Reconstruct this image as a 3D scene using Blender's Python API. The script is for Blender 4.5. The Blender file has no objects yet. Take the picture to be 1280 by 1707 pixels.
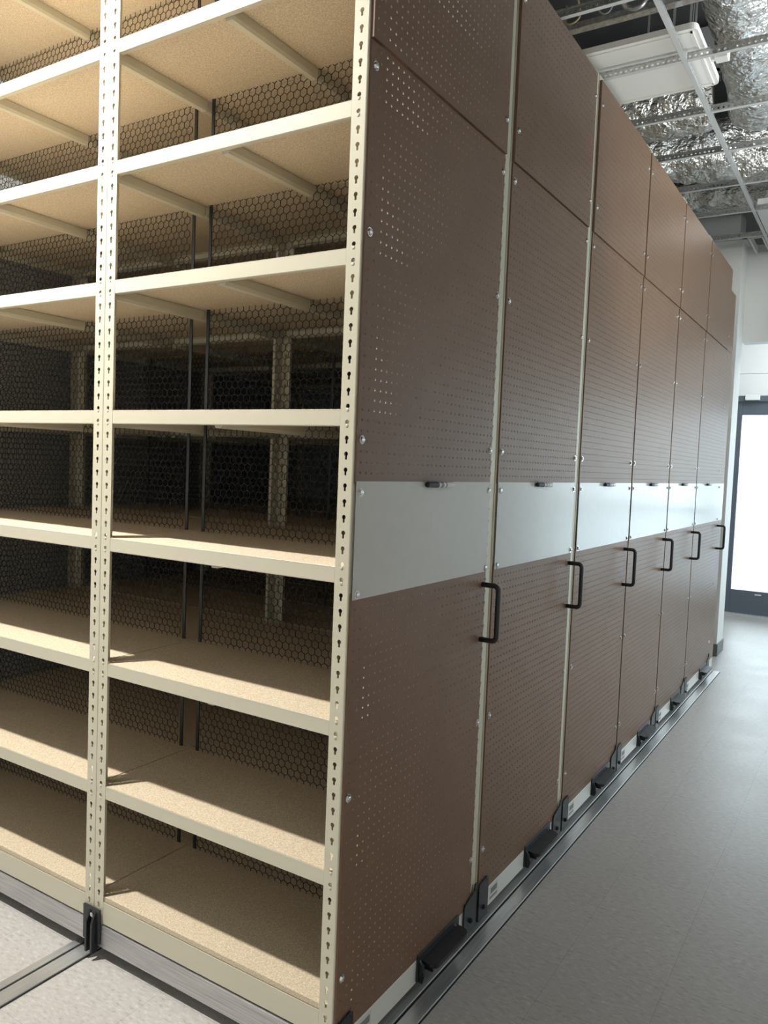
import bpy, math, random
from mathutils import Vector, Matrix, noise

I = 0.0254            # inches to metres
Z0 = 66.8             # height of the reference keyhole row over the floor, inches
C = bpy.context.scene.collection
random.seed(7)

# ------------------------------------------------------------------ materials
def mat(name, base=(.8,.8,.8), rough=.5, metal=0.0, spec=.5, emit=None, estr=0):
    m = bpy.data.materials.new(name); m.use_nodes = True
    b = m.node_tree.nodes['Principled BSDF']
    b.inputs['Base Color'].default_value = (*base, 1)
    b.inputs['Roughness'].default_value = rough
    b.inputs['Metallic'].default_value = metal
    b.inputs['Specular IOR Level'].default_value = spec
    if emit:
        b.inputs['Emission Color'].default_value = (*emit, 1)
        b.inputs['Emission Strength'].default_value = estr
    return m

def nodes(m): return m.node_tree.nodes, m.node_tree.links, m.node_tree.nodes['Principled BSDF']

def add_noise(m, scale, c1, c2, lo=.35, hi=.65, detail=4, stretch=None, rot=0, bump=0, bscale=None, bdist=.001, rough=None):
    n, l, b = nodes(m)
    tc = n.new('ShaderNodeTexCoord'); mp = n.new('ShaderNodeMapping')
    if stretch: mp.inputs['Scale'].default_value = stretch
    mp.inputs['Rotation'].default_value = (0, 0, rot)
    l.new(tc.outputs['Object'], mp.inputs[0])
    t = n.new('ShaderNodeTexNoise'); t.inputs['Scale'].default_value = scale; t.inputs['Detail'].default_value = detail
    l.new(mp.outputs[0], t.inputs['Vector'])
    r = n.new('ShaderNodeValToRGB')
    r.color_ramp.elements[0].position = lo; r.color_ramp.elements[0].color = (*c1, 1)
    r.color_ramp.elements[1].position = hi; r.color_ramp.elements[1].color = (*c2, 1)
    l.new(t.outputs['Fac'], r.inputs[0]); l.new(r.outputs[0], b.inputs['Base Color'])
    if bump:
        bt = t
        if bscale:
            bt = n.new('ShaderNodeTexNoise'); bt.inputs['Scale'].default_value = bscale; bt.inputs['Detail'].default_value = 5
            l.new(mp.outputs[0], bt.inputs['Vector'])
        bp = n.new('ShaderNodeBump'); bp.inputs['Strength'].default_value = bump; bp.inputs['Distance'].default_value = bdist
        l.new(bt.outputs['Fac'], bp.inputs['Height']); l.new(bp.outputs[0], b.inputs['Normal'])
    return m

CREAM = mat('cream_enamel', (.60,.57,.455), .36)
BOARD = add_noise(mat('particleboard', rough=.75), 260, (.48,.395,.28), (.74,.64,.485), .36, .66, 4)
BROWN = add_noise(mat('brown_enamel', rough=.40, spec=.42), 5, (.172,.098,.058), (.185,.107,.064), .3, .7, 2, bump=.12, bscale=700, bdist=.0003)
CUT = mat('bare_cut_edge', (.40,.38,.35), .6, 0, .2)
WHITEB = add_noise(mat('whiteboard_steel', rough=.2, spec=.5), 30, (.54,.535,.505), (.56,.555,.525), .3, .7, 2, bump=.10, bscale=260, bdist=.0003)
BLACK = mat('black_plastic', (.012,.013,.015), .42)
WIRE = mat('black_wire', (.010,.010,.011), .5, 0, .3)
BRACKET = mat('black_powder_coat', (.02,.023,.026), .38)
ALU = add_noise(mat('brushed_aluminium', rough=.36, metal=.85), 6, (.42,.42,.43), (.62,.62,.63), .3, .7, 6, stretch=(1,40,40))
ALU2 = add_noise(mat('track_aluminium', rough=.33, metal=.8), 6, (.66,.67,.68), (.84,.85,.85), .3, .7, 6, stretch=(40,1,40))
CHROME = mat('chrome', (.8,.8,.8), .14, 1)
DARK = mat('dark_gap', (.012,.012,.013), .8)
WHITEP = mat('white_paint', (.84,.85,.83), .55)
WALLM = mat('wall_paint', (.80,.82,.81), .7)
GREYW = mat('grey_bulkhead_paint', (.36,.38,.38), .7)
ENDW = mat('end_wall_paint', (.80,.81,.80), .7)
BASE = mat('grey_cove_base', (.16,.165,.165), .5)
DECK = add_noise(mat('dark_deck', rough=.9), 2, (.05,.053,.053), (.075,.078,.078))
GRIDW = mat('ceiling_grid_white', (.62,.63,.62), .4)
GALV = add_noise(mat('galvanised_steel', rough=.28, metal=.9), 60, (.5,.5,.5), (.75,.76,.76))
LENS = mat('fixture_face', (.86,.85,.81), .5)
LITP = mat('lit_lens', (.8,.8,.8), .5, emit=(.95,1,.98), estr=2.2)
DOORF = mat('slate_door_paint', (.10,.12,.145), .4)
CABLE = mat('grey_cable', (.30,.31,.30), .5)
CABLER = mat('dark_red_cable', (.14,.03,.03), .5)
CABLEY = mat('tan_cable', (.45,.33,.16), .5)
GREYL = mat('grey_label', (.20,.20,.20), .5)
TAGM = mat('label_stock', (.62,.62,.60), .5)
SHEET = mat('dull_sheet_metal', (.26,.27,.27), .55, .3)
OUT = mat('pale_pavement', (.75,.78,.80), .8)

FOIL = mat('foil_jacket', (.90,.90,.88), .22, .93)
n, l, b = nodes(FOIL)
tc = n.new('ShaderNodeTexCoord'); mp = n.new('ShaderNodeMapping'); mp.inputs['Scale'].default_value = (1, 1, 1)
l.new(tc.outputs['Object'], mp.inputs[0])
v = n.new('ShaderNodeTexVoronoi'); v.feature = 'F1'; v.inputs['Scale'].default_value = 8
nz = n.new('ShaderNodeTexNoise'); nz.inputs['Scale'].default_value = 9; nz.inputs['Detail'].default_value = 4
nz2 = n.new('ShaderNodeTexNoise'); nz2.inputs['Scale'].default_value = 55; nz2.inputs['Detail'].default_value = 3
mx = n.new('ShaderNodeMixRGB'); mx.inputs[0].default_value = .35
l.new(mp.outputs[0], nz.inputs['Vector']); l.new(mp.outputs[0], mx.inputs[1]); l.new(nz.outputs['Color'], mx.inputs[2])
l.new(mx.outputs[0], v.inputs['Vector']); l.new(mp.outputs[0], nz2.inputs['Vector'])
ad = n.new('ShaderNodeMath'); ad.operation = 'MULTIPLY_ADD'; ad.inputs[1].default_value = .35
l.new(nz2.outputs['Fac'], ad.inputs[0]); l.new(v.outputs['Distance'], ad.inputs[2])
bp = n.new('ShaderNodeBump'); bp.inputs['Strength'].default_value = .9; bp.inputs['Distance'].default_value = .035
l.new(ad.outputs[0], bp.inputs['Height']); l.new(bp.outputs[0], b.inputs['Normal'])

# window glass: thin pane that passes daylight
GLASS = bpy.data.materials.new('pane_glass'); GLASS.use_nodes = True
n = GLASS.node_tree.nodes; l = GLASS.node_tree.links
n.remove(n['Principled BSDF'])
tr = n.new('ShaderNodeBsdfTransparent'); tr.inputs[0].default_value = (.93,.97,.96,1)
gl = n.new('ShaderNodeBsdfGlossy'); gl.inputs['Roughness'].default_value = .02
fr = n.new('ShaderNodeFresnel'); fr.inputs[0].default_value = 1.45
mxs = n.new('ShaderNodeMixShader')
l.new(fr.outputs[0], mxs.inputs[0]); l.new(tr.outputs[0], mxs.inputs[1]); l.new(gl.outputs[0], mxs.inputs[2])
l.new(mxs.outputs[0], n['Material Output'].inputs[0])

# vinyl tile floor: warm light grey with slanting flecks, thin joints every 12 inches
FLOOR = mat('vinyl_tile', (.6,.58,.56), .30, spec=.5)
n, l, b = nodes(FLOOR)
tc = n.new('ShaderNodeTexCoord')
mp = n.new('ShaderNodeMapping'); mp.inputs['Rotation'].default_value = (0,0,.9); mp.inputs['Scale'].default_value = (1,2.6,1)
l.new(tc.outputs['Object'], mp.inputs[0])
t1 = n.new('ShaderNodeTexNoise'); t1.inputs['Scale'].default_value = 38; t1.inputs['Detail'].default_value = 5; t1.inputs['Roughness'].default_value = .65
l.new(mp.outputs[0], t1.inputs['Vector'])
r1 = n.new('ShaderNodeValToRGB'); e = r1.color_ramp.elements
e[0].position = .30; e[0].color = (.34,.318,.297,1); e[1].position = .72; e[1].color = (.63,.62,.605,1)
x = r1.color_ramp.elements.new(.42); x.color = (.46,.443,.425,1)
x = r1.color_ramp.elements.new(.58); x.color = (.515,.50,.485,1)
l.new(t1.outputs['Fac'], r1.inputs[0])
bk = n.new('ShaderNodeTexBrick'); bk.offset = 0
bk.inputs['Scale'].default_value = 1; bk.inputs['Mortar Size'].default_value = .0009
bk.inputs['Brick Width'].default_value = .3048; bk.inputs['Row Height'].default_value = .3048
bk.inputs['Color1'].default_value = (1,1,1,1); bk.inputs['Color2'].default_value = (.975,.975,.98,1); bk.inputs['Mortar'].default_value = (.72,.72,.72,1)
l.new(tc.outputs['Object'], bk.inputs['Vector'])
mm = n.new('ShaderNodeMixRGB'); mm.blend_type = 'MULTIPLY'; mm.inputs[0].default_value = 1
l.new(r1.outputs[0], mm.inputs[1]); l.new(bk.outputs['Color'], mm.inputs[2]); l.new(mm.outputs[0], b.inputs['Base Color'])
t2 = n.new('ShaderNodeTexNoise'); t2.inputs['Scale'].default_value = 3; t2.inputs['Detail'].default_value = 6
l.new(tc.outputs['Object'], t2.inputs['Vector'])
mr = n.new('ShaderNodeMapRange'); mr.inputs['To Min'].default_value = .27; mr.inputs['To Max'].default_value = .45
l.new(t2.outputs['Fac'], mr.inputs[0]); l.new(mr.outputs[0], b.inputs['Roughness'])
bp = n.new('ShaderNodeBump'); bp.inputs['Strength'].default_value = .12; bp.inputs['Distance'].default_value = .002
l.new(t1.outputs['Fac'], bp.inputs['Height']); l.new(bp.outputs[0], b.inputs['Normal'])

# ------------------------------------------------------------------ mesh helpers (inches; z is relative to the reference keyhole)
class MB:
    def __init__(s): s.v = []; s.f = []
    def add(s, vs, fs):
        o = len(s.v); s.v += vs; s.f += [tuple(i+o for i in f) for f in fs]
    def box(s, x0, x1, y0, y1, z0, z1, bev=0):
        if x0 > x1: x0, x1 = x1, x0
        if y0 > y1: y0, y1 = y1, y0
        if z0 > z1: z0, z1 = z1, z0
        if bev <= 0:
            s.add([(x,y,z) for z in (z0,z1) for x,y in ((x0,y0),(x1,y0),(x1,y1),(x0,y1))],
                  [(3,2,1,0),(4,5,6,7),(0,1,5,4),(1,2,6,5),(2,3,7,6),(3,0,4,7)])
            return
        b = min(bev, (x1-x0)*.45, (y1-y0)*.45, (z1-z0)*.45)
        import itertools
        pts = {}; vs = []
        for sx in (0,1):
            for sy in (0,1):
                for sz in (0,1):
                    X = (x0,x1)[sx]; Y = (y0,y1)[sy]; Z = (z0,z1)[sz]
                    ix = b if sx == 0 else -b; iy = b if sy == 0 else -b; iz = b if sz == 0 else -b
                    for a, p in (('x',(X,Y+iy,Z+iz)),('y',(X+ix,Y,Z+iz)),('z',(X+ix,Y+iy,Z))):
                        pts[(sx,sy,sz,a)] = len(vs); vs.append(p)
        P = lambda *k: pts[k]
        fs = []
        fs += [(P(0,0,0,'x'),P(0,0,1,'x'),P(0,1,1,'x'),P(0,1,0,'x')), (P(1,0,0,'x'),P(1,1,0,'x'),P(1,1,1,'x'),P(1,0,1,'x')),
               (P(0,0,0,'y'),P(1,0,0,'y'),P(1,0,1,'y'),P(0,0,1,'y')), (P(0,1,0,'y'),P(0,1,1,'y'),P(1,1,1,'y'),P(1,1,0,'y')),
               (P(0,0,0,'z'),P(0,1,0,'z'),P(1,1,0,'z'),P(1,0,0,'z')), (P(0,0,1,'z'),P(1,0,1,'z'),P(1,1,1,'z'),P(0,1,1,'z'))]
        for a in (0,1):
            for c in (0,1):
                fs.append((P(a,c,0,'x'),P(a,c,1,'x'),P(a,c,1,'y'),P(a,c,0,'y')))
                fs.append((P(a,0,c,'x'),P(a,1,c,'x'),P(a,1,c,'z'),P(a,0,c,'z')))
                fs.append((P(0,a,c,'y'),P(1,a,c,'y'),P(1,a,c,'z'),P(0,a,c,'z')))
        for a in (0,1):
            for c in (0,1):
                for d in (0,1): fs.append((P(a,c,d,'x'),P(a,c,d,'y'),P(a,c,d,'z')))
        s.add(vs, fs)
    def prism(s, poly, fn, t0, t1):
        """poly: list of (u,v); fn(u,v,w) -> xyz; extruded from w=t0 to t1"""
        n = len(poly)
        s.add([fn(u,v,t0) for u,v in poly] + [fn(u,v,t1) for u,v in poly],
              [tuple(range(n))[::-1], tuple(range(n,2*n))] + [(i,(i+1)%n,n+(i+1)%n,n+i) for i in range(n)])
    def cyl(s, c, r, h, axis='x', seg=16, r2=None):
        r2 = r if r2 is None else r2
        ring = lambda R, w: [(math.cos(2*math.pi*i/seg)*R, math.sin(2*math.pi*i/seg)*R, w) for i in range(seg)]
        def m(p):
            a, b_, w = p
            return {'x':(c[0]+w, c[1]+a, c[2]+b_), 'y':(c[0]+a, c[1]+w, c[2]+b_), 'z':(c[0]+a, c[1]+b_, c[2]+w)}[axis]
        vs = [m(p) for p in ring(r,0)+ring(r2,h)]
        s.add(vs, [tuple(range(seg))[::-1], tuple(range(seg,2*seg))] + [(i,(i+1)%seg,seg+(i+1)%seg,seg+i) for i in range(seg)])
    def dome(s, c, r, h, axis='x', seg=14, sign=1):
        rings = 4; vs = []
        for j in range(rings):
            a = math.pi/2*j/rings
            for i in range(seg):
                t = 2*math.pi*i/seg; R = r*math.cos(a); w = sign*h*math.sin(a)
                p = (math.cos(t)*R, math.sin(t)*R, w)
                vs.append({'x':(c[0]+p[2],c[1]+p[0],c[2]+p[1]), 'y':(c[0]+p[0],c[1]+p[2],c[2]+p[1])}[axis])
        vs.append({'x':(c[0]+sign*h,c[1],c[2]), 'y':(c[0],c[1]+sign*h,c[2])}[axis])
        fs = []
        for j in range(rings-1):
            for i in range(seg): fs.append((j*seg+i, j*seg+(i+1)%seg, (j+1)*seg+(i+1)%seg, (j+1)*seg+i))
        for i in range(seg): fs.append(((rings-1)*seg+i, (rings-1)*seg+(i+1)%seg, len(vs)-1))
        s.add(vs, fs)
    def tube(s, pts, r, seg=8, cap=True, rf=None):
        pts = [Vector(p) for p in pts]; up = Vector((0,0,1)); prev = None; o = len(s.v); N = len(pts)
        for i, p in enumerate(pts):
            d = (pts[min(i+1,N-1)] - pts[max(i-1,0)]).normalized()
            if prev is None:
                a = d.cross(up)
                if a.length < .1: a = d.cross(Vector((1,0,0)))
                a.normalize()
            else:
                a = (prev - d*prev.dot(d)).normalized()
            prev = a; bb = d.cross(a)
            for k in range(seg):
                t = 2*math.pi*k/seg
                R = r if rf is None else rf(i, t, p + a*math.cos(t)*r + bb*math.sin(t)*r)
                s.v.append(tuple(p + a*math.cos(t)*R + bb*math.sin(t)*R))
        for i in range(N-1):
            for k in range(seg):
                s.f.append((o+i*seg+k, o+i*seg+(k+1)%seg, o+(i+1)*seg+(k+1)%seg, o+(i+1)*seg+k))
        if cap:
            s.f.append(tuple(o+k for k in range(seg))[::-1]); s.f.append(tuple(o+(N-1)*seg+k for k in range(seg)))
    def perf(s, u0, u1, v0, v1, cu, cv, hole, fn, t):
        """one sheet cell with a star-shaped hole; front face w=0, back face w=t"""
        ang = [math.atan2(q[1], q[0]) for q in hole]
        for (a, b_) in ((u0,v0),(u1,v0),(u1,v1),(u0,v1)):
            ang.append(math.atan2(b_-cv, a-cu))
        ang = sorted(set(round(a, 6) for a in ang))
        inn = []; outp = []
        nh = len(hole)
        for a in ang:
            dx, dy = math.cos(a), math.sin(a); best = None
            for i in range(nh):
                p = hole[i]; q = hole[(i+1)%nh]; ex, ey = q[0]-p[0], q[1]-p[1]
                den = dx*ey - dy*ex
                if abs(den) < 1e-12: continue
                tt = (p[0]*ey - p[1]*ex)/den; ss = (p[0]*dy - p[1]*dx)/den
                if tt > 0 and -1e-4 <= ss <= 1+1e-4: best = tt if best is None else max(best, tt)
            inn.append((cu+dx*best, cv+dy*best))
            c = []
            if dx > 1e-9: c.append((u1-cu)/dx)
            if dx < -1e-9: c.append((u0-cu)/dx)
            if dy > 1e-9: c.append((v1-cv)/dy)
            if dy < -1e-9: c.append((v0-cv)/dy)
            R = min(c); outp.append((cu+dx*R, cv+dy*R))
        n_ = len(ang)
        vs = [fn(u,v,0) for u,v in inn] + [fn(u,v,0) for u,v in outp] + [fn(u,v,t) for u,v in inn] + [fn(u,v,t) for u,v in outp]
        fs = []
        for i in range(n_):
            j = (i+1) % n_
            fs.append((i, n_+i, n_+j, j)); fs.append((2*n_+j, 3*n_+j, 3*n_+i, 2*n_+i)); fs.append((j, 2*n_+j, 2*n_+i, i))
        s.add(vs, fs)
    def mesh(s, name, m, smooth=False, zoff=True, m2=None, m2f=None):
        me = bpy.data.meshes.new(name)
        o = Z0 if zoff else 0
        me.from_pydata([(a*I, b_*I, (c+o)*I) for a, b_, c in s.v], [], s.f)
        me.materials.append(m)
        if m2:
            me.materials.append(m2)
            for i in m2f: me.polygons[i].material_index = 1
        if smooth: me.polygons.foreach_set('use_smooth', [True]*len(me.polygons))
        me.update()
        return me

def put(name, me, parent=None, loc=(0,0,0), label=None):
    o = bpy.data.objects.new(name, me); C.objects.link(o)
    o.location = (loc[0]*I, loc[1]*I, loc[2]*I)
    if parent: o.parent = parent
    if label: o['label'] = label
    return o
def thing(name, label, cat, loc=(0,0,0), group=None):
    o = bpy.data.objects.new(name, None); C.objects.link(o); o.empty_display_size = .05
    o.location = (loc[0]*I, loc[1]*I, loc[2]*I)
    o['label'] = label; o['category'] = cat
    if group: o['group'] = group
    return o
def tag(o, label, cat, group=None):
    o['label'] = label; o['category'] = cat
    if group: o['group'] = group
    return o
def struct(name, mb, m, smooth=False):
    o = put(name, mb.mesh(name, m, smooth)); o['kind'] = 'structure'; return o
def fix(me):   # consistent outward normals
    import bmesh
    bm = bmesh.new(); bm.from_mesh(me); bmesh.ops.recalc_face_normals(bm, faces=bm.faces); bm.to_mesh(me); bm.free(); return me

# ------------------------------------------------------------------ shared shelving meshes
KEY = []
for i in range(13):                       # round head
    a = math.radians(-60 + 300*i/12)
    KEY.append((.225*math.cos(a), .225*math.sin(a)))
KEY += [(-.12,-.48), (-.06,-.54), (.06,-.54), (.12,-.48)]
OCT = [(.125*math.cos(math.pi/8+i*math.pi/4), .125*math.sin(math.pi/8+i*math.pi/4)) for i in range(8)]
BAY = 36.0
PW = 1.62        # post front flange width
SW = 2.10        # post side flange width
TOP, BOT = 57.9, -62.45

def post_mesh(sx, sy, SW=SW, hc=1.42):
    """corner at the origin; front flange towards -x (sx=1) or +x (sx=-1), side flange towards +y (sy=1) or -y"""
    m = MB(); r = .12; t = .075
    ks = list(range(-41, 39))
    edges = [BOT] + [1.5*k+.55 for k in ks[:-1]] + [TOP]
    for j, k in enumerate(ks):
        z0, z1 = edges[j], edges[j+1]; c = 1.5*k
        m.perf(r, PW, z0, z1, .86, c, KEY, lambda u,v,w: (-sx*u, sy*w, v), t)
        m.perf(r, SW, z0, z1, hc, c, KEY, lambda u,v,w: (-sx*w, sy*u, v), t)
    # rounded outer corner
    P = [(-sx*r, 0), (-sx*r*.293, sy*r*.293), (0, sy*r), (-sx*t, sy*r), (-sx*r, sy*t)]
    m.prism(P, lambda u,v,w: (u,v,w), BOT, TOP)
    # closed flange edges
    m.box(-sx*PW, -sx*(PW+.05), 0, sy*t, BOT, TOP); m.box(0, -sx*t, sy*SW, sy*(SW+.05), BOT, TOP)
    return fix(m.mesh('post', CREAM))
POSTS = {(a,b_): post_mesh(a,b_) for a in (1,-1) for b_ in (1,-1)}
POSTI = {(a,b_): post_mesh(a,b_,1.55,.86) for a in (1,-1) for b_ in (1,-1)}

def beam_mesh(W, face, sgn=1, z0=-1.9, z1=-.3, rivets=True):
    """beam between the posts of a bay W wide, face at y=face, lips pointing sgn*y"""
    m = MB(); a = -PW-.06; b_ = -W+PW+.06
    Y = lambda d: face + sgn*d
    m.box(b_, a, Y(0), Y(.08), z0+.06, z1, .03)
    prof = [(0,z0+.14),(.05,z0+.04),(.14,z0),(.55,z0),(.55,z0+.08),(.16,z0+.08),(.08,z0+.16)]
    m.prism([(Y(u), v) for u,v in prof], lambda u,v,w: (w,u,v), b_, a)
    m.box(b_, a, Y(.0), Y(.10), z1-.10, z1, .04)
    m.box(b_, a, Y(.09), Y(.5), z1-.70, z1-.62)
    for e0, e1 in ((a, -.15), (-W+.15, b_)):
        m.box(e0, e1, Y(.10), Y(.16), z0+.05, z1)
    if rivets:
        for xx in (-.86, -W+.86):
            for zz in (-.34, -1.84):
                m.cyl((xx, Y(.10), zz), .10, -sgn*.12, 'y', 10)
                m.dome((xx, Y(-.02), zz), .17, .06, 'y', 10, -sgn)
    return fix(m.mesh('shelf_beam', CREAM))
def board_mesh(W, y0, y1, z1=-.28):
    m = MB(); m.box(-W+.09, -.09, y0, y1, z1-.62, z1, .02)
    return m.mesh('shelf_board', BOARD)
def brace_mesh(w):
    m = MB(); z = -.95
    for y0, y1 in ((.62,15.0),(15.2,31.55)):
        P = [(-w/2,z),(w/2,z),(w/2,z-.9),(w/2-.18,z-1.25),(-w/2+.18,z-1.25),(-w/2,z-.9)]
        m.prism(P, lambda u,v,q: (u,q,v), y0, y1)
    return fix(m.mesh('shelf_brace', CREAM))
BRACE = brace_mesh(1.15)

def hexmesh(x0, x1, h, fn):
    """hexagonal wire in a (u, height) sheet; fn(u, w, v) places it"""
    m = MB(); pw = 1.02; rh = .88; r = .036
    th = rh/3*1.05
    def strut(p, q):
        p = list(p); q = list(q)
        if max(p[1],q[1]) <= 0 or min(p[1],q[1]) >= h: return
        if p[1] > q[1]: p, q = q, p
        if p[1] < 0:
            f = -p[1]/(q[1]-p[1]); p = [p[0]+(q[0]-p[0])*f, 0]
        if q[1] > h:
            f = (h-p[1])/(q[1]-p[1]); q = [p[0]+(q[0]-p[0])*f, h]
        if min(p[0],q[0]) < x0 or max(p[0],q[0]) > x1: return
        d = Vector((q[0]-p[0], q[1]-p[1])); L = d.length
        if L < .02: return
        nx, nz = -d.y/L*r, d.x/L*r
        vs = []
        for (a, b_) in (p, q):
            vs += [fn(a+nx, -r*.7, b_+nz), fn(a-nx, -r*.7, b_-nz), fn(a-nx, r*.7, b_-nz), fn(a+nx, r*.7, b_+nz)]
        m.add(vs, [(0,1,5,4),(1,2,6,5),(2,3,7,6),(3,0,4,7)])
    nr = int(h/rh)+3; nc = int((x1-x0)/pw)+2
    for j in range(-1, nr):
        zb = j*rh - .25; off = (j % 2)*pw/2
        for i in range(-1, nc+1):
            cx = x0 + off + i*pw
            strut((cx, zb), (cx, zb+rh-th))
            strut((cx, zb+rh-th), (cx+pw/2, zb+rh)); strut((cx, zb+rh-th), (cx-pw/2, zb+rh))
    m.v = [(a, b_, c-.27) for a, b_, c in m.v]
    return m.mesh('wire_mesh_panel', WIRE)
def strip_mesh(W, h):
    out = []
    for xx in (-W+1.35, -1.75):
        m = MB(); m.box(xx, xx+.5, 15.01, 15.19, -.27, h-.27, .02); out.append(m.mesh('edge_strip', BRACKET))
    return out
LEV = [-30,-20,-10,0,10,19,28,38]
SPAN = []
for k0, k1 in zip([-40]+LEV[:-1], LEV):
    SPAN.append((1.5*k0 + (1.28 if k0 == -40 else 0), round(1.5*(k1-k0) - .64 - (1.28 if k0 == -40 else 0), 2)))
class Bay: pass
BAYS = []
for X, W in ((0, 36.0), (-36.0, 48.2)):
    q = Bay(); q.X = X; q.W = W; BAYS.append(q)
    q.bf = beam_mesh(W, .02, 1); q.bb = beam_mesh(W, 32.18, -1)
    q.lf = beam_mesh(W, .02, 1, -2.4, .4, False); q.lb = beam_mesh(W, 32.18, -1, -2.4, .4, False)
    q.sf = board_mesh(W, .15, 15.75); q.sb = board_mesh(W, 16.0, 32.0)
    q.tf = board_mesh(W, .15, 15.75, 1.0); q.tb = board_mesh(W, 16.0, 32.0, 1.0)
    q.hx = {h: (hexmesh(-W+1.6, -1.75, h, lambda u,w,v: (u, 15.1+w, v)), strip_mesh(W, h)) for _, h in SPAN}
ENDHX = {h: hexmesh(.3, 31.9, h, lambda u,w,v: (-84.4+w, u, v)) for _, h in SPAN}
LEND = -84.2

def peg_mesh(name, z0, z1, rows, width=30.15, x0=.02, x1=.22, yfirst=.90, y0=.20):
    m = MB(); cols = [yfirst+i for i in range(int(width-.1 if width > 20 else 9))]
    y1 = y0+width
    ye = [y0+.03] + [(cols[i]+cols[i+1])/2 for i in range(len(cols)-1)] + [y1-.03]
    ze = [z0+.03] + [(rows[i]+rows[i+1])/2 for i in range(len(rows)-1)] + [z1-.03]
    f = lambda u,v,w: (x1-w, u, v); walls = []
    for i, cy in enumerate(cols):
        for j, cz in enumerate(rows):
            n0 = len(m.f); m.perf(ye[i], ye[i+1], ze[j], ze[j+1], cy, cz, OCT, f, .10)
            walls += range(n0+2, len(m.f), 3)
    # folded edges
    m.box(x0, x1, y0, y0+.05, z0, z1, .02); m.box(x0, x1, y1-.05, y1, z0, z1, .02)
    m.box(x0, x1, y0+.05, y1-.05, z0, z0+.05); m.box(x0, x1, y0+.05, y1-.05, z1-.05, z1)
    return m.mesh(name, BROWN, m2=CUT, m2f=walls)
ROW_L = [-19.36-i for i in range(42, -2, -1)]
ROW_U = [-6.24+i for i in range(40)]
ROW_T = [34.35+i for i in range(23)]
def peg_set(width):
    return (peg_mesh('lower_pegboard', -62.35, -17.8, ROW_L, width), peg_mesh('middle_pegboard', -7.2, 33.3, ROW_U, width),
            peg_mesh('upper_pegboard', 33.42, 57.1, ROW_T, width, .02, .42))
PEG = peg_set(30.15)
PEGW = peg_set(31.7)
PEG6 = (peg_mesh('lower_pegboard', -62.35, -17.8, ROW_L, 43.4), peg_mesh('middle_pegboard', -7.2, 33.3, ROW_U, 43.4), peg_mesh('upper_pegboard', 33.42, 57.1, ROW_T, 33.6, .02, .42))
PEGF = peg_mesh('filler_pegboard', 33.42, 51.4, ROW_T[:17], 9.6, .02, .22, 34.6, 34.0)

def wb_mesh(width):
    m = MB(); m.box(.23, .29, .30, .30+width-.18, -18.4, -7.03, .015); return m.mesh('whiteboard', WHITEB)
def bolt_mesh():
    m = MB(); m.cyl((0,0,0), .44, .05, 'x', 18); m.cyl((.05,0,0), .33, .14, 'x', 6, .30); m.dome((.19,0,0), .24, .06, 'x', 12)
    return fix(m.mesh('panel_bolt', CHROME, zoff=False))
BOLT = bolt_mesh()
def handle_mesh():
    m = MB(); pts = []; r = .62; X = 2.45; zt, zb = -20.0, -27.0
    pts.append((.2,0,zt)); pts.append((1.0,0,zt))
    for i in range(0, 7):
        a = math.pi/2*(1-i/6); pts.append((X-r+r*math.cos(a), 0, zt-r+r*math.sin(a)))
    for i in range(0, 7):
        a = -math.pi/2*i/6; pts.append((X-r+r*math.cos(a), 0, zb+r+r*math.sin(a)))
    pts.append((1.0,0,zb)); pts.append((.2,0,zb))
    m.tube(pts, .33, 12)
    return fix(m.mesh('pull_handle', BLACK, True))
HANDLE = handle_mesh()
def base_meshes():
    out = {}
    m = MB()
    m.box(-84.4, -.05, -.12, 1.4, -65.3, -62.52, .05)           # long rail, front
    out['front_rail'] = fix(m.mesh('base_rail', ALU))
    m = MB(); m.box(-84.4, -.05, 30.9, 32.3, -65.3, -62.52, .05)
    out['back_rail'] = m.mesh('base_rail', ALU)
    m = MB(); m.box(-1.2, .16, 1.42, 30.88, -65.3, -62.5, .05)
    out['end'] = m.mesh('base_end_rail', mat('end_rail_white', (.72,.72,.68), .35, .1))
    m = MB(); m.box(-1.2, .16, 1.42, 43.4, -65.3, -62.5, .05)
    out['end6'] = m.mesh('base_end_rail', out['end'].materials[0])
    return out
BASEM = base_meshes()
def pedal_meshes():
    m = MB()                                        # mounting plate with two cheeks
    m.box(.17, .42, 16.4, 26.9, -65.1, -61.9, .05)
    for y in (16.7, 25.6):
        P = [(.4,-62.6),(.9,-63.4),(1.15,-64.4),(.9,-65.2),(.4,-65.2)]
        m.prism(P, lambda u,v,w: (u,w,v), y, y+.35)
        m.cyl((.75, y-.12, -64.2), .2, .6, 'y', 10)
    a = fix(m.mesh('pedal_bracket', BRACKET))
    m = MB()                                        # wide foot plate, rounded outer corners
    P = [(.45,17.35)]
    for i in range(7):
        t = math.pi/2*i/6; P.append((1.25+.95*math.sin(t), 18.3-.95*math.cos(t)))
    for i in range(7):
        t = math.pi/2*i/6; P.append((1.25+.95*math.cos(t), 25.4+.95*math.sin(t)))
    P.append((.45,26.35))
    m.prism(P, lambda u,v,w: (u, v, w-.12*(u-.45)), -63.15, -62.85)
    m.prism([(p[0]*.93+.03, p[1]) for p in P], lambda u,v,w: (u, (v-21.85)*.93+21.85, w-.12*(u-.45)), -63.5, -63.15)
    m.box(.6, 1.7, 17.7, 17.9, -64.0, -63.3); m.box(.6, 1.7, 25.7, 25.9, -64.0, -63.3)
    b_ = fix(m.mesh('foot_plate', BLACK))
    return a, b_
PEDB, PEDP = pedal_meshes()
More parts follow.
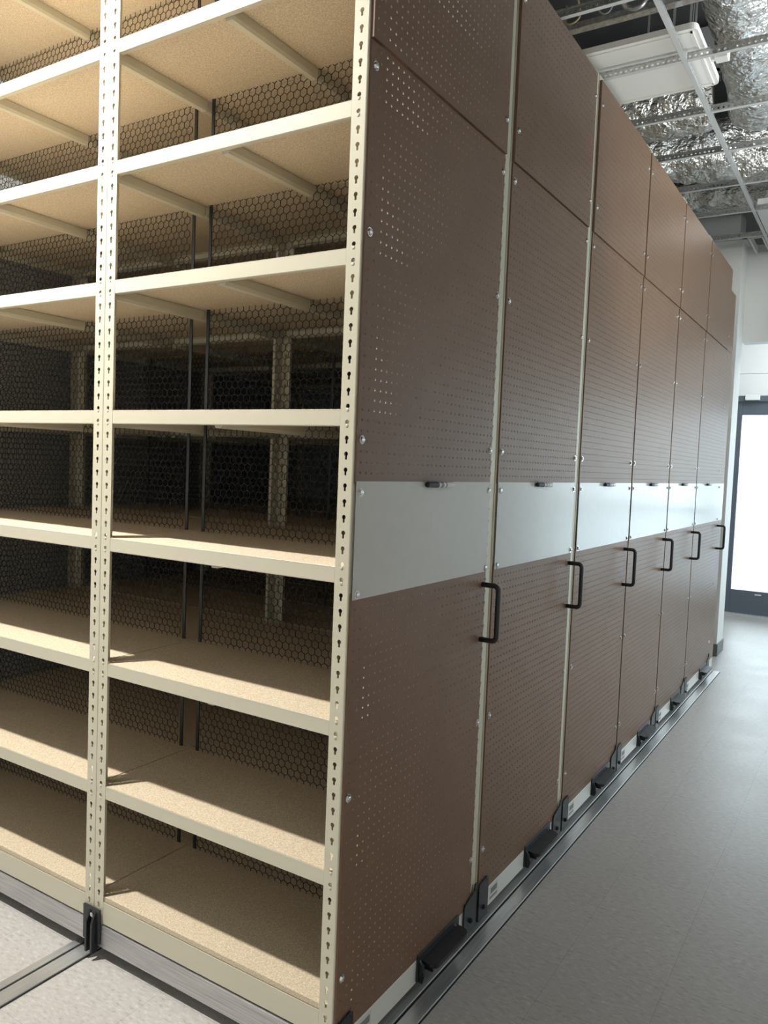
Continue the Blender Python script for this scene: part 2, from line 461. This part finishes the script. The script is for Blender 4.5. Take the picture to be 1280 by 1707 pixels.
def bracket_mesh(y0, y1, cham):
    m = MB()
    f = lambda u,v,w: (w,u,v)
    if cham: P = [(y0,-65.7),(y1,-65.7),(y1,-59.9),(y1-.55,-59.9),(y1-.8,-60.8),(y0+.2,-61.5),(y0,-61.9)]
    else:    P = [(y0,-65.7),(y1,-65.7),(y1,-60.6),(y1-.5,-60.3),(y0+.2,-60.6),(y0,-61.0)]
    m.prism(P, f, .30, .48)
    m.box(.17, .5, (y1-.12) if cham else y0, y1 if cham else y0+.12, -65.7, -61.5)
    m.cyl((.48,(y0+y1)/2,-64.2), .34, .28, 'x', 12); m.dome((.76,(y0+y1)/2,-64.2), .2, .1, 'x', 10)
    m.dome((.48,(y1-.4 if cham else y1-.6),-60.7), .12, .08, 'x', 8)
    return fix(m.mesh('anti_tip_bracket', BRACKET))
ABR = bracket_mesh(28.3, 31.9, True); ABL = bracket_mesh(.05, 3.0, False)
ABR6 = bracket_mesh(33.0, 36.3, True)
def tag_mesh():
    m = MB(); m.box(.165, .19, 4.0, 6.9, -64.9, -62.8); o = m.mesh('rating_plate', TAGM)
    m = MB(); m.box(.191, .2, 4.5, 6.6, -63.9, -63.1); m.box(.191,.2, 4.3, 6.7, -64.6,-64.3); p = m.mesh('printed_block', GREYL)
    return o, p
TAG, TAGP = tag_mesh()
def wheel_mesh():
    m = MB(); m.cyl((-2.1,0,-65.2), 1.2, 1.0, 'x', 20); m.box(-2.6,-.8,-.9,.9,-65.3,-64.4)
    return fix(m.mesh('wheel', BRACKET))

def fb_meshes():     # bracket where two bays meet on the open front
    m = MB()
    m.box(-37.5, -34.45, -.42, -.14, -64.9, -60.6, .05)
    m.prism([(-1.05,-65.9),(-.2,-65.9),(-.2,-61.0),(-.55,-61.0),(-1.05,-62.2)], lambda u,v,w: (w,u,v), -36.3, -36.0)
    m.prism([(-1.05,-65.9),(-.2,-65.9),(-.2,-61.0),(-.55,-61.0),(-1.05,-62.2)], lambda u,v,w: (w,u,v), -35.3, -35.0)
    for xx, zz in ((-37.0,-63.5),(-34.95,-63.6)): m.cyl((xx,-.42,zz), .13, -.1, 'y', 8)
    a = fix(m.mesh('front_anti_tip_bracket', BRACKET))
    m = MB(); m.cyl((-35.65,-.42,-61.35), .30, -.22, 'y', 6); m.dome((-35.65,-.64,-61.35), .2, .12, 'y', 10, -1)
    return a, fix(m.mesh('bracket_bolt', CHROME))
FB, FBB = fb_meshes()

D = 32.52
LABELS = ['open fronted cream shelving carriage nearest the camera with bare particleboard shelves',
          'second mobile shelving carriage from the camera, brown perforated end panel',
          'third mobile shelving carriage from the camera, brown perforated end panel',
          'fourth mobile shelving carriage from the camera, brown perforated end panel',
          'fifth mobile shelving carriage from the camera, next to last in the row',
          'sixth and last mobile shelving carriage, next to the bright end door']
def carriage(n):
    t = thing('mobile_shelving_carriage', LABELS[n], 'shelving', (0, n*D, 0), 'row of mobile shelving carriages')
    extra = 1.8 if n == 5 else 0
    def P(name, me, loc=(0,0,0), parent=None, label=None): return put(name, me, parent or t, loc, label)
    for q in BAYS:
        X = q.X; lo = q.W - .02
        for (xx, sx) in ((X, 1), (X-lo, -1)):
            PS = POSTS if xx == 0 else POSTI
            P('upright_post', PS[(sx,1)], (xx, 0, 0)); P('upright_post', PS[(sx,-1)], (xx, 32.2+extra, 0))
        for k in LEV:
            z = 1.5*k
            P('shelf_beam', q.bf, (X,0,z)); P('shelf_beam', q.bb, (X,extra,z))
            P('shelf_board', q.sf, (X,0,z)); P('shelf_board', q.sb, (X,extra,z))
            P('shelf_brace', BRACE, (X-q.W/2,0,z))
        P('bottom_beam', q.lf, (X,0,-60)); P('bottom_beam', q.lb, (X,extra,-60))
        P('bottom_board', q.tf, (X,0,-60)); P('bottom_board', q.tb, (X,extra,-60))
        if n < 3:
            for zz, h in SPAN:
                hx, st = q.hx[h]
                o = P('wire_mesh_panel', hx, (X,0,zz))
                for s_ in st: put('edge_strip', s_, o)
    if n < 3:
        for zz, h in SPAN: P('wire_mesh_panel', ENDHX[h], (0,0,zz))
    for xo in (-.75, -36.0, LEND+.75):
        for k in LEV: P('shelf_brace', BRACE, (xo,0,1.5*k))
    P('base_rail', BASEM['front_rail']); P('base_rail', BASEM['back_rail'], (0,extra,0))
    P('base_end_rail', BASEM['end6' if n == 5 else 'end'])
    pg = PEG6 if n == 5 else (PEG if n < 2 else PEGW)
    if n == 5: P('filler_pegboard', PEGF)
    P('lower_pegboard', pg[0]); P('middle_pegboard', pg[1]); P('upper_pegboard', pg[2])
    w = 43.4 if n == 5 else (30.15 if n < 2 else 31.7)
    P('whiteboard', wb_mesh(w), label='pale steel whiteboard strip')
    yr = (29.85 if n < 2 else 30.7) if n < 5 else 35.2
    for y in (.98, yr):
        for z in (-56.1, -37.9, -3.1, 16.2, 31.2): P('panel_bolt', BOLT, (.22, y, z+Z0))
        for z in (37.4, 53.4): P('panel_bolt', BOLT, (.42, min(y, 33.0), z+Z0))
        for z in (-17.9, -8.1): P('panel_bolt', BOLT, (.29, y, z+Z0))
    P('pull_handle', HANDLE, (0, 29.5 + (6.6 if n == 5 else 0), 0), label='black D pull handle')
    P('pedal_bracket', PEDB, (0, 0 if n < 5 else 5.2, 0)); P('foot_plate', PEDP, (0, 0 if n < 5 else 5.2, 0), label='black foot pedal plate')
    P('anti_tip_bracket', ABR6 if n == 5 else ABR); P('anti_tip_bracket', ABL)
    o = P('rating_plate', TAG, label='small pale data plate'); put('printed_block', TAGP, o)
    if n == 0:
        P('front_anti_tip_bracket', FB); P('bracket_bolt', FBB)
    if n < 2:
        for xx in (.6, -37.0, -80.0):
            for y in (4, 28): P('wheel', WHEEL, (xx, y, 0))
    return t
WHEEL = wheel_mesh()
for n_ in range(6): carriage(n_)

# markers clinging to the top edge of each whiteboard
def marker(n, y, L, lab):
    t = thing('dry_erase_marker', lab, 'marker', (.68, n*D+y, Z0-7.35), 'markers on the whiteboards')
    m = MB(); m.cyl((0,0,0), .30, L*.36, 'y', 14, .34); m.dome((0,0,0), .30, .12, 'y', 14, -1); m.box(-.06,.06,.1,L*.33,.3,.42)
    put('cap', m.mesh('cap', BLACK, zoff=False), t)
    m = MB(); m.cyl((0,L*.36,0), .33, L*.56, 'y', 14); m.cyl((0,L*.92,0), .30, L*.08, 'y', 14, .2)
    o = put('barrel', fix(m.mesh('barrel', MK_W, zoff=False)), t)
    m = MB(); m.cyl((0,L*.44,0), .338, L*.10, 'y', 14); m.cyl((0,L*.62,0), .338, L*.05, 'y', 14)
    put('printed_band', fix(m.mesh('printed_band', GREYL, zoff=False)), o)
    m = MB(); m.box(-.38,-.28, L*.3, L*.6, -.2,.2); put('magnet', m.mesh('magnet', BLACK, zoff=False), t)
MK_W = mat('marker_barrel', (.62,.62,.60), .3)
ORD = ['nearest', 'second', 'third', 'fourth', 'fifth', 'last']
for n_, (y, L) in enumerate(((13.3,6.1),(13.0,6.0),(13.2,6.0),(13.6,6.0),(13.0,6.0),(13.5,6.0))):
    marker(n_, y, L, 'black capped marker on the top edge of the %s whiteboard strip' % ORD[n_])

# ------------------------------------------------------------------ floor tracks
def track(x0, g0, g1, x1, y0, y1, lab):
    t = thing('floor_track', lab, 'floor track', (x0, y0, 0), 'floor tracks under the shelving')
    L = y1-y0
    for a, b_ in ((x0,g0),(g1,x1)):
        m = MB(); m.box(a-x0, b_-x0, 0, L, -66.8, -66.52, .04); put('track_strip', m.mesh('track_strip', ALU2), t)
    m = MB(); m.box(g0-x0, g1-x0, 0, L, -66.8, -66.7); m.box(-.14, 0, 0, L, -66.8, -66.7); m.box(x1-x0, x1-x0+.14, 0, L, -66.8, -66.7)
    put('rubber_joint', m.mesh('rubber_joint', DARK), t)
track(-1.35, .58, .92, 2.80, -90, 205, 'pale metal floor track running beside the brown end panels')
track(-39.9, -38.75, -38.4, -36.25, -90, 205, 'grey metal floor track crossing the open aisle floor at lower left')

# ------------------------------------------------------------------ room
XL, XR, YN, YF = -88, 105, -150, 326
ZD = 128
m = MB(); m.box(XL, XR, YN, YF+6, -70.8, -66.8); f_ = struct('floor', m, FLOOR)
m = MB(); m.box(XL, XR, YN, YF+6, ZD, ZD+4); struct('ceiling', m, DECK)
m = MB(); m.box(XL-5, XL, YN, YF+6, -66.8, ZD); struct('wall_left', m, mat('side_wall_paint', (.42,.43,.43), .7))
m = MB(); m.box(XL, XR, YN-5, YN, -66.8, ZD); struct('wall_near', m, WALLM)
m = MB(); m.box(XR, XR+5, YN, 80, -66.8, ZD); m.box(XR, XR+5, 150, 250, -66.8, ZD); m.box(XR, XR+5, 250, 322, 32, ZD); m.box(XR, XR+5, 283, 293, -66.8, 32); m.box(XR, XR+5, 322, YF+6, -66.8, ZD); m.box(XR, XR+5, 80, 150, 60, ZD); m.box(XR, XR+5, 80, 150, -66.8, -36)
struct('wall_right', m, WALLM)
m = MB(); m.box(XR, XR+4, 80, 82, -36, 60); m.box(XR, XR+4, 148, 150, -36, 60); m.box(XR, XR+4, 114, 116, -36, 60); m.box(XR, XR+4, 82, 114, -36, -34); m.box(XR, XR+4, 116, 148, -36, -34); m.box(XR, XR+4, 82, 114, 58, 60); m.box(XR, XR+4, 116, 148, 58, 60)
w_ = struct('window_4', m, DOORF)  # added window, out of view, lets cool daylight onto floor and ducts
m = MB(); m.box(XR+1.9, XR+2.1, 82, 114, -34, 58); m.box(XR+1.9, XR+2.1, 116, 148, -34, 58); put('window_pane', m.mesh('window_pane', GLASS), w_)
# stub wall past the last carriage, bulkhead over it, header across the aisle
m = MB(); m.box(XL, -2.2, 228.5, 240.5, -66.8, 75.0); struct('wall_stub', m, WHITEP)
m = MB(); m.box(XL, -2.1, 228.1, 228.5, -66.8, -62.6, .05); m.box(-2.2, -1.8, 228.1, 240.5, -66.8, -62.6, .05); struct('baseboard_stub', m, BASE)
m = MB(); m.box(XL, -3.4, 229.0, 240.5, 75.4, 84.5); struct('wall_bulkhead', m, GREYW)
m = MB(); m.box(XL, 6.0, 226.9, 228.5, 74.7, 75.3); m.box(-2.2,-.9,226.9,240.4,74.7,75.3); struct('trim_1', m, GRIDW)
m = MB(); m.box(-2.2, XR, 240.5, 246.5, 42.4, 75.0); struct('wall_header', m, WALLM)
m = MB(); m.box(-2.2, XR, 239.4, 240.5, 74.4, 75.2); struct('trim_2', m, GRIDW)
# vestibule ceiling
m = MB(); m.box(-60, XR, 246.5, YF, 74, 75); struct('ceiling_vestibule', m, ENDW)
# far wall with door and storefront windows
zt = 32.0
m = MB()
m.box(XL, -21.5, YF, YF+6, -66.8, ZD); m.box(-21.5, XR, YF, YF+6, 42.0, ZD)
struct('wall_far', m, ENDW)
m = MB(); m.box(-21.5, XR, YF+.1, YF+5, zt+.1, 41.85); struct('wall_far_panel', m, ENDW)
m = MB()
m.box(-21.5,-19.5, YF-1, YF+4, -66.8, zt, .1); m.box(-19.5, 27, YF-1, YF+4, zt-2.6, zt, .1); m.box(27, 29.5, YF-1, YF+4, -66.8, zt, .1)
fr_ = struct('door_1', m, DOORF)
m = MB(); m.box(-19.4,-12.7, YF, YF+2, -66.2, zt-2.7, .1); m.box(20.2,26.9, YF, YF+2, -66.2, zt-2.7, .1)
m.box(-12.7,20.2, YF, YF+2, 23.5, zt-2.7, .1); m.box(-12.7,20.2, YF, YF+2, -66.2, -55.6, .1)
lf = put('door_leaf', m.mesh('door_leaf', DOORF), fr_)
m = MB(); m.box(-12.7,20.2, YF+.9, YF+1.1, -55.6, 23.5); put('door_pane', m.mesh('door_pane', GLASS), lf)
m = MB(); m.box(-21,29, YF-1.2, YF+3, -66.8, -66.3); put('threshold', m.mesh('threshold', GALV), fr_)
m = MB(); m.box(-11.6,-5.6, YF-2.4, YF-1, 29.9, 32.4, .15); put('door_contact', m.mesh('door_contact', WHITEP), fr_, label='white box over the door frame')
m = MB(); m.box(-2.6,.1, YF-.15, YF, -57.3, -56.8); put('door_sticker', m.mesh('door_sticker', WHITEP), lf)
xs = [29.5, 54.5, 79.5, 104.9]
for i in range(3):
    a, b_ = xs[i], xs[i+1]
    m = MB(); m.box(a, a+2, YF, YF+4, -66.8, zt); m.box(b_-2, b_, YF, YF+4, -66.8, zt); m.box(a+2, b_-2, YF, YF+4, zt-2.2, zt); m.box(a+2, b_-2, YF, YF+4, -66.8, -60); m.box(a+2, b_-2, YF, YF+4, -22, -20)
    w_ = struct('window_%d' % (i+1), m, DOORF)
    m = MB(); m.box(a+2, b_-2, YF+1.9, YF+2.1, -60, -22); m.box(a+2, b_-2, YF+1.9, YF+2.1, -20, zt-2.2); put('window_pane', m.mesh('window_pane', GLASS), w_)
for i, (a, b_) in enumerate(((250, 283), (293, 322))):
    m = MB(); m.box(XR, XR+4, a, a+2, -66.8, 32); m.box(XR, XR+4, b_-2, b_, -66.8, 32); m.box(XR, XR+4, a+2, b_-2, 30, 32); m.box(XR, XR+4, a+2, b_-2, -66.8, -61)
    w_ = struct('window_%d' % (i+5), m, DOORF)
    m = MB(); m.box(XR+1.9, XR+2.1, a+2, b_-2, -61, 30); put('window_pane', m.mesh('window_pane', GLASS), w_)
m = MB(); m.box(-700, 700, YF+6.5, YF+1500, -70, -68); struct('ground_outside', m, OUT)

# ------------------------------------------------------------------ suspended grid
ZG = 72.0
def tee(name, lab, axis, a, b_, c, cat='ceiling rail', grp=None, z=ZG):
    """inverted T: 15/16 flange, perforated web; axis x runs a..b at y=c, axis y runs a..b at x=c"""
    fl = MB(); wb = MB()
    L = b_-a; nn = max(1, int(L/1.0)); st = L/nn
    slot = [(.24*math.cos(math.pi/8+i*math.pi/4), .20*math.sin(math.pi/8+i*math.pi/4)) for i in range(8)]
    if axis == 'x':
        t = thing(name, lab, cat, (a, c, z+Z0), grp)
        fl.box(0, L, -.47, .47, 0, .05, .01)
        f = lambda u,v,w: (u, w-.02, v); bul = lambda: wb.box(0, L, -.1, .1, 1.35, 1.65, .03)
    else:
        t = thing(name, lab, cat, (c, a, z+Z0), grp)
        fl.box(-.47, .47, 0, L, 0, .05, .01)
        f = lambda u,v,w: (w-.02, u, v); bul = lambda: wb.box(-.1, .1, 0, L, 1.35, 1.65, .03)
    for i in range(nn):
        wb.perf(i*st, (i+1)*st, .06, 1.36, (i+.5)*st, .72, slot, f, .04)
    bul()
    put('bottom_flange', fl.mesh('bottom_flange', GRIDW, zoff=False), t)
    put('web', wb.mesh('web', GALV, zoff=False), t)
    return t
tee('ceiling_main_runner', 'long white ceiling runner crossing over all the cross rails', 'y', -60, 240, 5.9)
ROWS = [71.5, 95.6, 119.8, 142.6, 166.8, 190.6, 216.8]
SIDE = ['nearest', 'second', 'third', 'fourth', 'fifth', 'sixth', 'farthest']
for i, y in enumerate(ROWS):
    tee('ceiling_cross_rail', '%s perforated metal ceiling cross rail left of the long runner' % SIDE[i], 'x', -42.5, 5.5, y, grp='left ceiling cross rails')
    if i: tee('ceiling_cross_rail', '%s perforated metal ceiling cross rail right of the long runner' % SIDE[i], 'x', 6.3, 54, y, grp='right ceiling cross rails')

# pale lay-in fixture standing on the grid
t = thing('panel_fixture', 'large unlit off white rectangular light fixture resting above the ceiling rails', 'light fixture', (-38.4, 89.2, Z0+74.4))
def rrect(w, h, r, n=5):
    P = []
    for cx, cy, a0 in ((w-r,h-r,0),(r,h-r,90),(r,r,180),(w-r,r,270)):
        for i in range(n+1):
            a = math.radians(a0+90*i/n); P.append((cx+r*math.cos(a), cy+r*math.sin(a)))
    return P
m = MB(); m.prism(rrect(47.5,23.6,1.3), lambda u,v,w: (u,v,w), 0, 1.1); put('housing', fix(m.mesh('housing', LENS, zoff=False)), t)
m = MB()
for a in ((.9,46.6,.9,1.35),(.9,46.6,22.2,22.65),(46.2,46.65,.9,22.65),(.9,1.35,.9,22.65)): m.box(*a, -.22, 0)
put('raised_rim', m.mesh('raised_rim', LENS, zoff=False), t)
m = MB(); m.box(48.2, 50.6, 13.0, 15.4, .2, 2.0, .1); m.box(47.4, 48.4, 13.8, 14.6, .4, 1.0)
put('junction_box', m.mesh('junction_box', LENS, zoff=False), t)
# lit lay-in troffer at the far right
t = thing('troffer_light', 'lit white ceiling light fixture at the far right edge beyond the runner', 'light fixture', (6.6, 191.4, Z0+72.1))
m = MB(); m.box(0,23.2,0,2.6,0,.5); m.box(0,23.2,22.2,24.8,0,.5); m.box(0,2.6,2.6,22.2,0,.5); m.box(20.6,23.2,2.6,22.2,0,.5); m.box(0,23.2,0,24.8,.5,3.5)
put('trim_frame', m.mesh('trim_frame', WHITEP, zoff=False), t)
m = MB(); m.box(2.6,20.6,2.6,22.2,.2,.45); put('diffuser', m.mesh('diffuser', LITP, zoff=False), t)
# return grille frames at the end of the grid
for i, (xa, xb) in enumerate(((.6, 5.2), (6.8, 18))):
    m = MB(); m.box(xa, xb, 219, 219.8, 72.2, 74.2); m.box(xa, xb, 238, 239, 72.2, 74.2); m.box(xa, xa+.6, 219.8, 238, 72.2, 74.2); m.box(xb-.6, xb, 219.8, 238, 72.2, 74.2)
    o = put('ceiling_frame', m.mesh('ceiling_frame', GRIDW)); tag(o, ['narrow white open ceiling frame left of the runner end by the header wall', 'white open ceiling frame right of the runner end by the header wall'][i], 'ceiling frame')

# ------------------------------------------------------------------ foil ducts
def duct(name, lab, pts, r, wr=.5, seed=0, grp='foil wrapped ducts'):
    P = []
    pts = [Vector(p) for p in pts]
    for i in range(len(pts)-1):
        p0 = pts[max(i-1,0)]; p1 = pts[i]; p2 = pts[i+1]; p3 = pts[min(i+2,len(pts)-1)]
        N = max(2, int((p2-p1).length/1.1))
        for j in range(N):
            u = j/N; P.append(.5*((2*p1)+(-p0+p2)*u+(2*p0-5*p1+4*p2-p3)*u*u+(-p0+3*p1-3*p2+p3)*u**3))
    P.append(pts[-1])
    m = MB()
    def rf(i, t, q):
        s_ = q*.16 + Vector((seed*7.3,0,0))
        w = noise.noise(s_)*1.1 + abs(noise.noise(q*.42+Vector((seed,3,1))))*1.3 - .35
        ringw = .35*math.sin(i*.9+1.5*noise.noise(q*.1))
        return r + wr*(w + ringw*.6)
    m.tube([tuple(p) for p in P], r, 40, True, rf)
    o = put(name, m.mesh(name, FOIL, True)); tag(o, lab, 'duct', grp)
    n_ = len(P)
    for f in (.3, .85):
        q = P[int(n_*f)]; d_ = (P[int(n_*f)+1]-P[int(n_*f)-1]); alongx = abs(d_.x) > abs(d_.y)
        a_, b_ = (.3, .05) if alongx else (.05, .3)
        for s_ in (-1, 1):
            ox, oy = (0, s_*(r+1.1)) if alongx else (s_*(r+1.1), 0)
            m = MB(); m.box(q.x+ox-a_, q.x+ox+a_, q.y+oy-b_, q.y+oy+b_, q.z, ZD-.01)
            put('hanging_strap', m.mesh('hanging_strap', SHEET), o)
    return o
duct('foil_duct', 'wide silver foil duct hanging at the top right corner', [(12.5,40,94),(12.3,80,93),(11.8,120,92),(10.6,150,91),(8.5,166,92)], 7.0, .45, 1)
duct('foil_duct', 'silver foil duct running left from the wide one beneath the pale fixture', [(-60,153,90),(-30,153,90),(-10,153,90),(0,154,90.5)], 7.6, .6, 2)
duct('foil_duct', 'crumpled silver foil duct over the third shelving carriage, middle of the ceiling', [(-60,182,93),(-34,183,92),(-12,187,91),(10,197,90),(60,206,90)], 9.0, 1.2, 3)
duct('foil_duct', 'smallest silver foil duct crossing low in front of the end wall', [(-60,217,91),(-30,218,90),(-8,222,89),(6,224,90),(40,228,96)], 6.0, .9, 4)

# sheet metal plenum, joists and deck beams
m = MB(); m.box(-60, -3, 162, 168, 100, 104); m.box(-50,-49.6,164.6,165.4,104,127.98); m.box(-8,-7.6,164.6,165.4,104,127.98); o = put('sheet_metal_plenum', m.mesh('sheet_metal_plenum', SHEET)); tag(o, 'dull grey flat sheet metal duct behind the foil duct', 'duct')
m = MB(); m.box(-60, 60, 176, 178, 108, 120); m.box(-60, 60, 174.5, 179.5, 108, 108.6); o = put('steel_beam', m.mesh('steel_beam', SHEET)); tag(o, 'dark steel beam above the ducts over the middle of the room', 'beam')
m = MB(); m.box(-60, 60, 81.6, 83.4, 75.4, 76.6, .1); m.cyl((-22,82.5,76.6), .18, 51.39, 'z', 8); m.cyl((30,82.5,76.6), .18, 51.39, 'z', 8); o = put('strut_channel', m.mesh('strut_channel', GALV)); tag(o, 'thin shiny metal channel behind the nearest cross rail', 'channel')
def joint(y):
    m = MB(); m.box(-80, 90, y, y+.3, ZD-.5, ZD); return m
for i, y in enumerate((150, 210, 270)):
    struct('trim_%d' % (3+i), joint(y), DARK)

# cables
def cable(name, lab, pts, r, m_, cat='cable', coil=False, grp=None):
    pts = [Vector(p) for p in pts]; P = []
    for i in range(len(pts)-1):
        p0 = pts[max(i-1,0)]; p1 = pts[i]; p2 = pts[i+1]; p3 = pts[min(i+2,len(pts)-1)]
        for j in range(14):
            u = j/14; P.append(.5*((2*p1)+(-p0+p2)*u+(2*p0-5*p1+4*p2-p3)*u*u+(-p0+3*p1-3*p2+p3)*u**3))
    P.append(pts[-1])
    m = MB()
    rf = (lambda i, t, q: r*(1+.25*(i%2))) if coil else None
    m.tube([tuple(p) for p in P], r, 8, True, rf)
    o = put(name, m.mesh(name, m_, True)); tag(o, lab, cat, grp); return o
cable('ceiling_cable', 'thin grey cable loop hanging over the nearest cross rail', [(-6.4,76,94),(-5.8,76.5,82),(-5.2,77,76.2),(-4.2,77.3,74.4),(-2.8,77.2,74.6),(-1.9,76.8,77),(-1.4,76,84),(-1.0,76,94)], .15, CABLE)
cable('flexible_conduit', 'ribbed silver conduit loop at the top between the cross rail and the runner', [(-2.2,75,127.9),(-1.9,75.5,104),(-1.3,77,80),(-.8,77.6,75.6),(.4,77.9,74.3),(2.2,77.8,74.2),(3.6,77.4,75.6),(4.2,77,79),(4.4,76,96),(4.2,75.5,127.9)], .34, GALV, 'conduit', True)
cable('ceiling_cable', 'dark red cable above the nearest cross rail at the shelving edge', [(-11,76,80),(-9,77,82),(-6,80,88),(-4,82,96)], .3, CABLER)
cable('ceiling_cable', 'coiled tan cable end hanging under the nearest cross rail', [(-11.6,77,76),(-10.8,77,74.3),(-9.4,77,73.9),(-8.3,77.2,74.8),(-8.4,77.4,76.5),(-9.2,77,80)], .16, CABLEY)
cable('hanging_cable', 'grey ribbed cable hanging down at the right edge, longest one', [(24,158,128),(22,158,100),(18,158,82),(13.6,160,75.2),(12.0,176,73.8),(11.0,190.8,73.9)], .22, CABLE, 'cable', True)
cable('hanging_cable', 'grey ribbed cable hanging just right of the longest one at the right edge', [(24,176,128),(21,177,100),(16,180,78.5),(12.6,190.4,74)], .22, CABLE, 'cable', True)
cable('hanger_wire', 'thin grey wire hanging behind the duct left of the runner', [(-10,172,125),(-10.5,171,95),(-13.5,170.5,84),(-16,170,78)], .12, CABLE, 'wire')
m = MB()
m.tube([(5.6,71.8,73.4),(4.9,71.8,84),(3.2,71.6,128)], .06, 6); o = put('hanger_wire', m.mesh('hanger_wire', GALV)); tag(o, 'thin straight wire holding up the long runner near the top', 'wire')
m = MB(); m.cyl((-17.5,84,126), 1.6, 2.5, 'z', 18); 
# ------------------------------------------------------------------ light
W = bpy.data.worlds.new('daylight'); bpy.context.scene.world = W; W.use_nodes = True
W.node_tree.nodes['Background'].inputs[0].default_value = (.80,.90,1.0,1)
W.node_tree.nodes['Background'].inputs[1].default_value = 4.7
def area(name, loc, size, power, color, rot=(0,0,0), shape='DISK', sy=None):
    L = bpy.data.lights.new(name, 'AREA'); L.shape = shape; L.size = size*I
    if sy: L.size_y = sy*I
    L.energy = power; L.color = color
    o = bpy.data.objects.new(name, L); C.objects.link(o)
    o.location = (loc[0]*I, loc[1]*I, (loc[2]+Z0)*I); o.rotation_euler = rot; return o
area('aisle_lamp', (-55,-31,73), 5, 138, (1,.955,.88))
o_ = area('far_fill_light', (85,100,72), 24, 34, (1,.99,.95), shape='SQUARE'); o_.rotation_euler = Vector((-.25,.75,-.55)).to_track_quat('-Z','Y').to_euler()  # added fill, out of view, lifts the header and the far panels
area('vestibule_fill_light', (20,285,73), 24, 32, (.95,.98,1), shape='SQUARE')  # added fill that brightens the far end, no fixture behind it
area('near_fill_light', (52,-80,73), 40, 4, (1,.93,.86), shape='SQUARE')  # added weak soft fill behind the camera
area('duct_fill_light', (64,118,80), 30, 45, (.98,1,.98), (0, math.radians(150), 0), 'SQUARE')  # added light above the grid, out of view, brightens the foil ducts
L_ = bpy.data.lights.new('ceiling_fill_spot', 'SPOT'); L_.energy = 130; L_.spot_size = math.radians(46); L_.spot_blend = .5; L_.shadow_soft_size = 5*I; L_.color = (1,1,.98)  # added upward spot, out of view, brightens fixture underside and ceiling rails
o_ = bpy.data.objects.new('ceiling_fill_spot', L_); C.objects.link(o_); o_.location = (62*I, 66*I, (-45+Z0)*I)
o_.rotation_euler = Vector((-52, 42, 122)).to_track_quat('-Z', 'Y').to_euler()
# portal guides the sky light through the glazing
p = area('window_portal', (42, YF+3, -17), 125, 1, (1,1,1), (math.radians(-90),0,0), 'RECTANGLE', 98)
p.data.cycles.is_portal = True
p = area('window_portal', (XR+3, 115, 12), 94, 1, (1,1,1), (0,math.radians(90),0), 'RECTANGLE', 68)
p.data.cycles.is_portal = True
p = area('window_portal', (XR+3, 286, -17), 96, 1, (1,1,1), (0,math.radians(90),0), 'RECTANGLE', 72)
p.data.cycles.is_portal = True

# ------------------------------------------------------------------ camera
cam = bpy.data.cameras.new('camera'); co = bpy.data.objects.new('camera', cam); C.objects.link(co)
R = [(0.84486535,0.53350146,0.03973329),(0.06543161,-0.02933429,-0.99742579),(-0.53096256,0.8452903,-0.05969138)]
M = Matrix(((R[0][0],-R[1][0],-R[2][0]),(R[0][1],-R[1][1],-R[2][1]),(R[0][2],-R[1][2],-R[2][2])))
co.matrix_world = Matrix.Translation((1.06530056,-1.54915621,-0.13722626+Z0*I)) @ M.to_4x4()
cam.sensor_fit = 'HORIZONTAL'; cam.sensor_width = 36; cam.lens = 36*1310.387/1280
cam.clip_start = .02; cam.clip_end = 200
S = bpy.context.scene
S.camera = co
S.view_settings.view_transform = 'Standard'; S.view_settings.look = 'None'
S.view_settings.exposure = .08; S.view_settings.gamma = 1; S.view_settings.use_curve_mapping = False
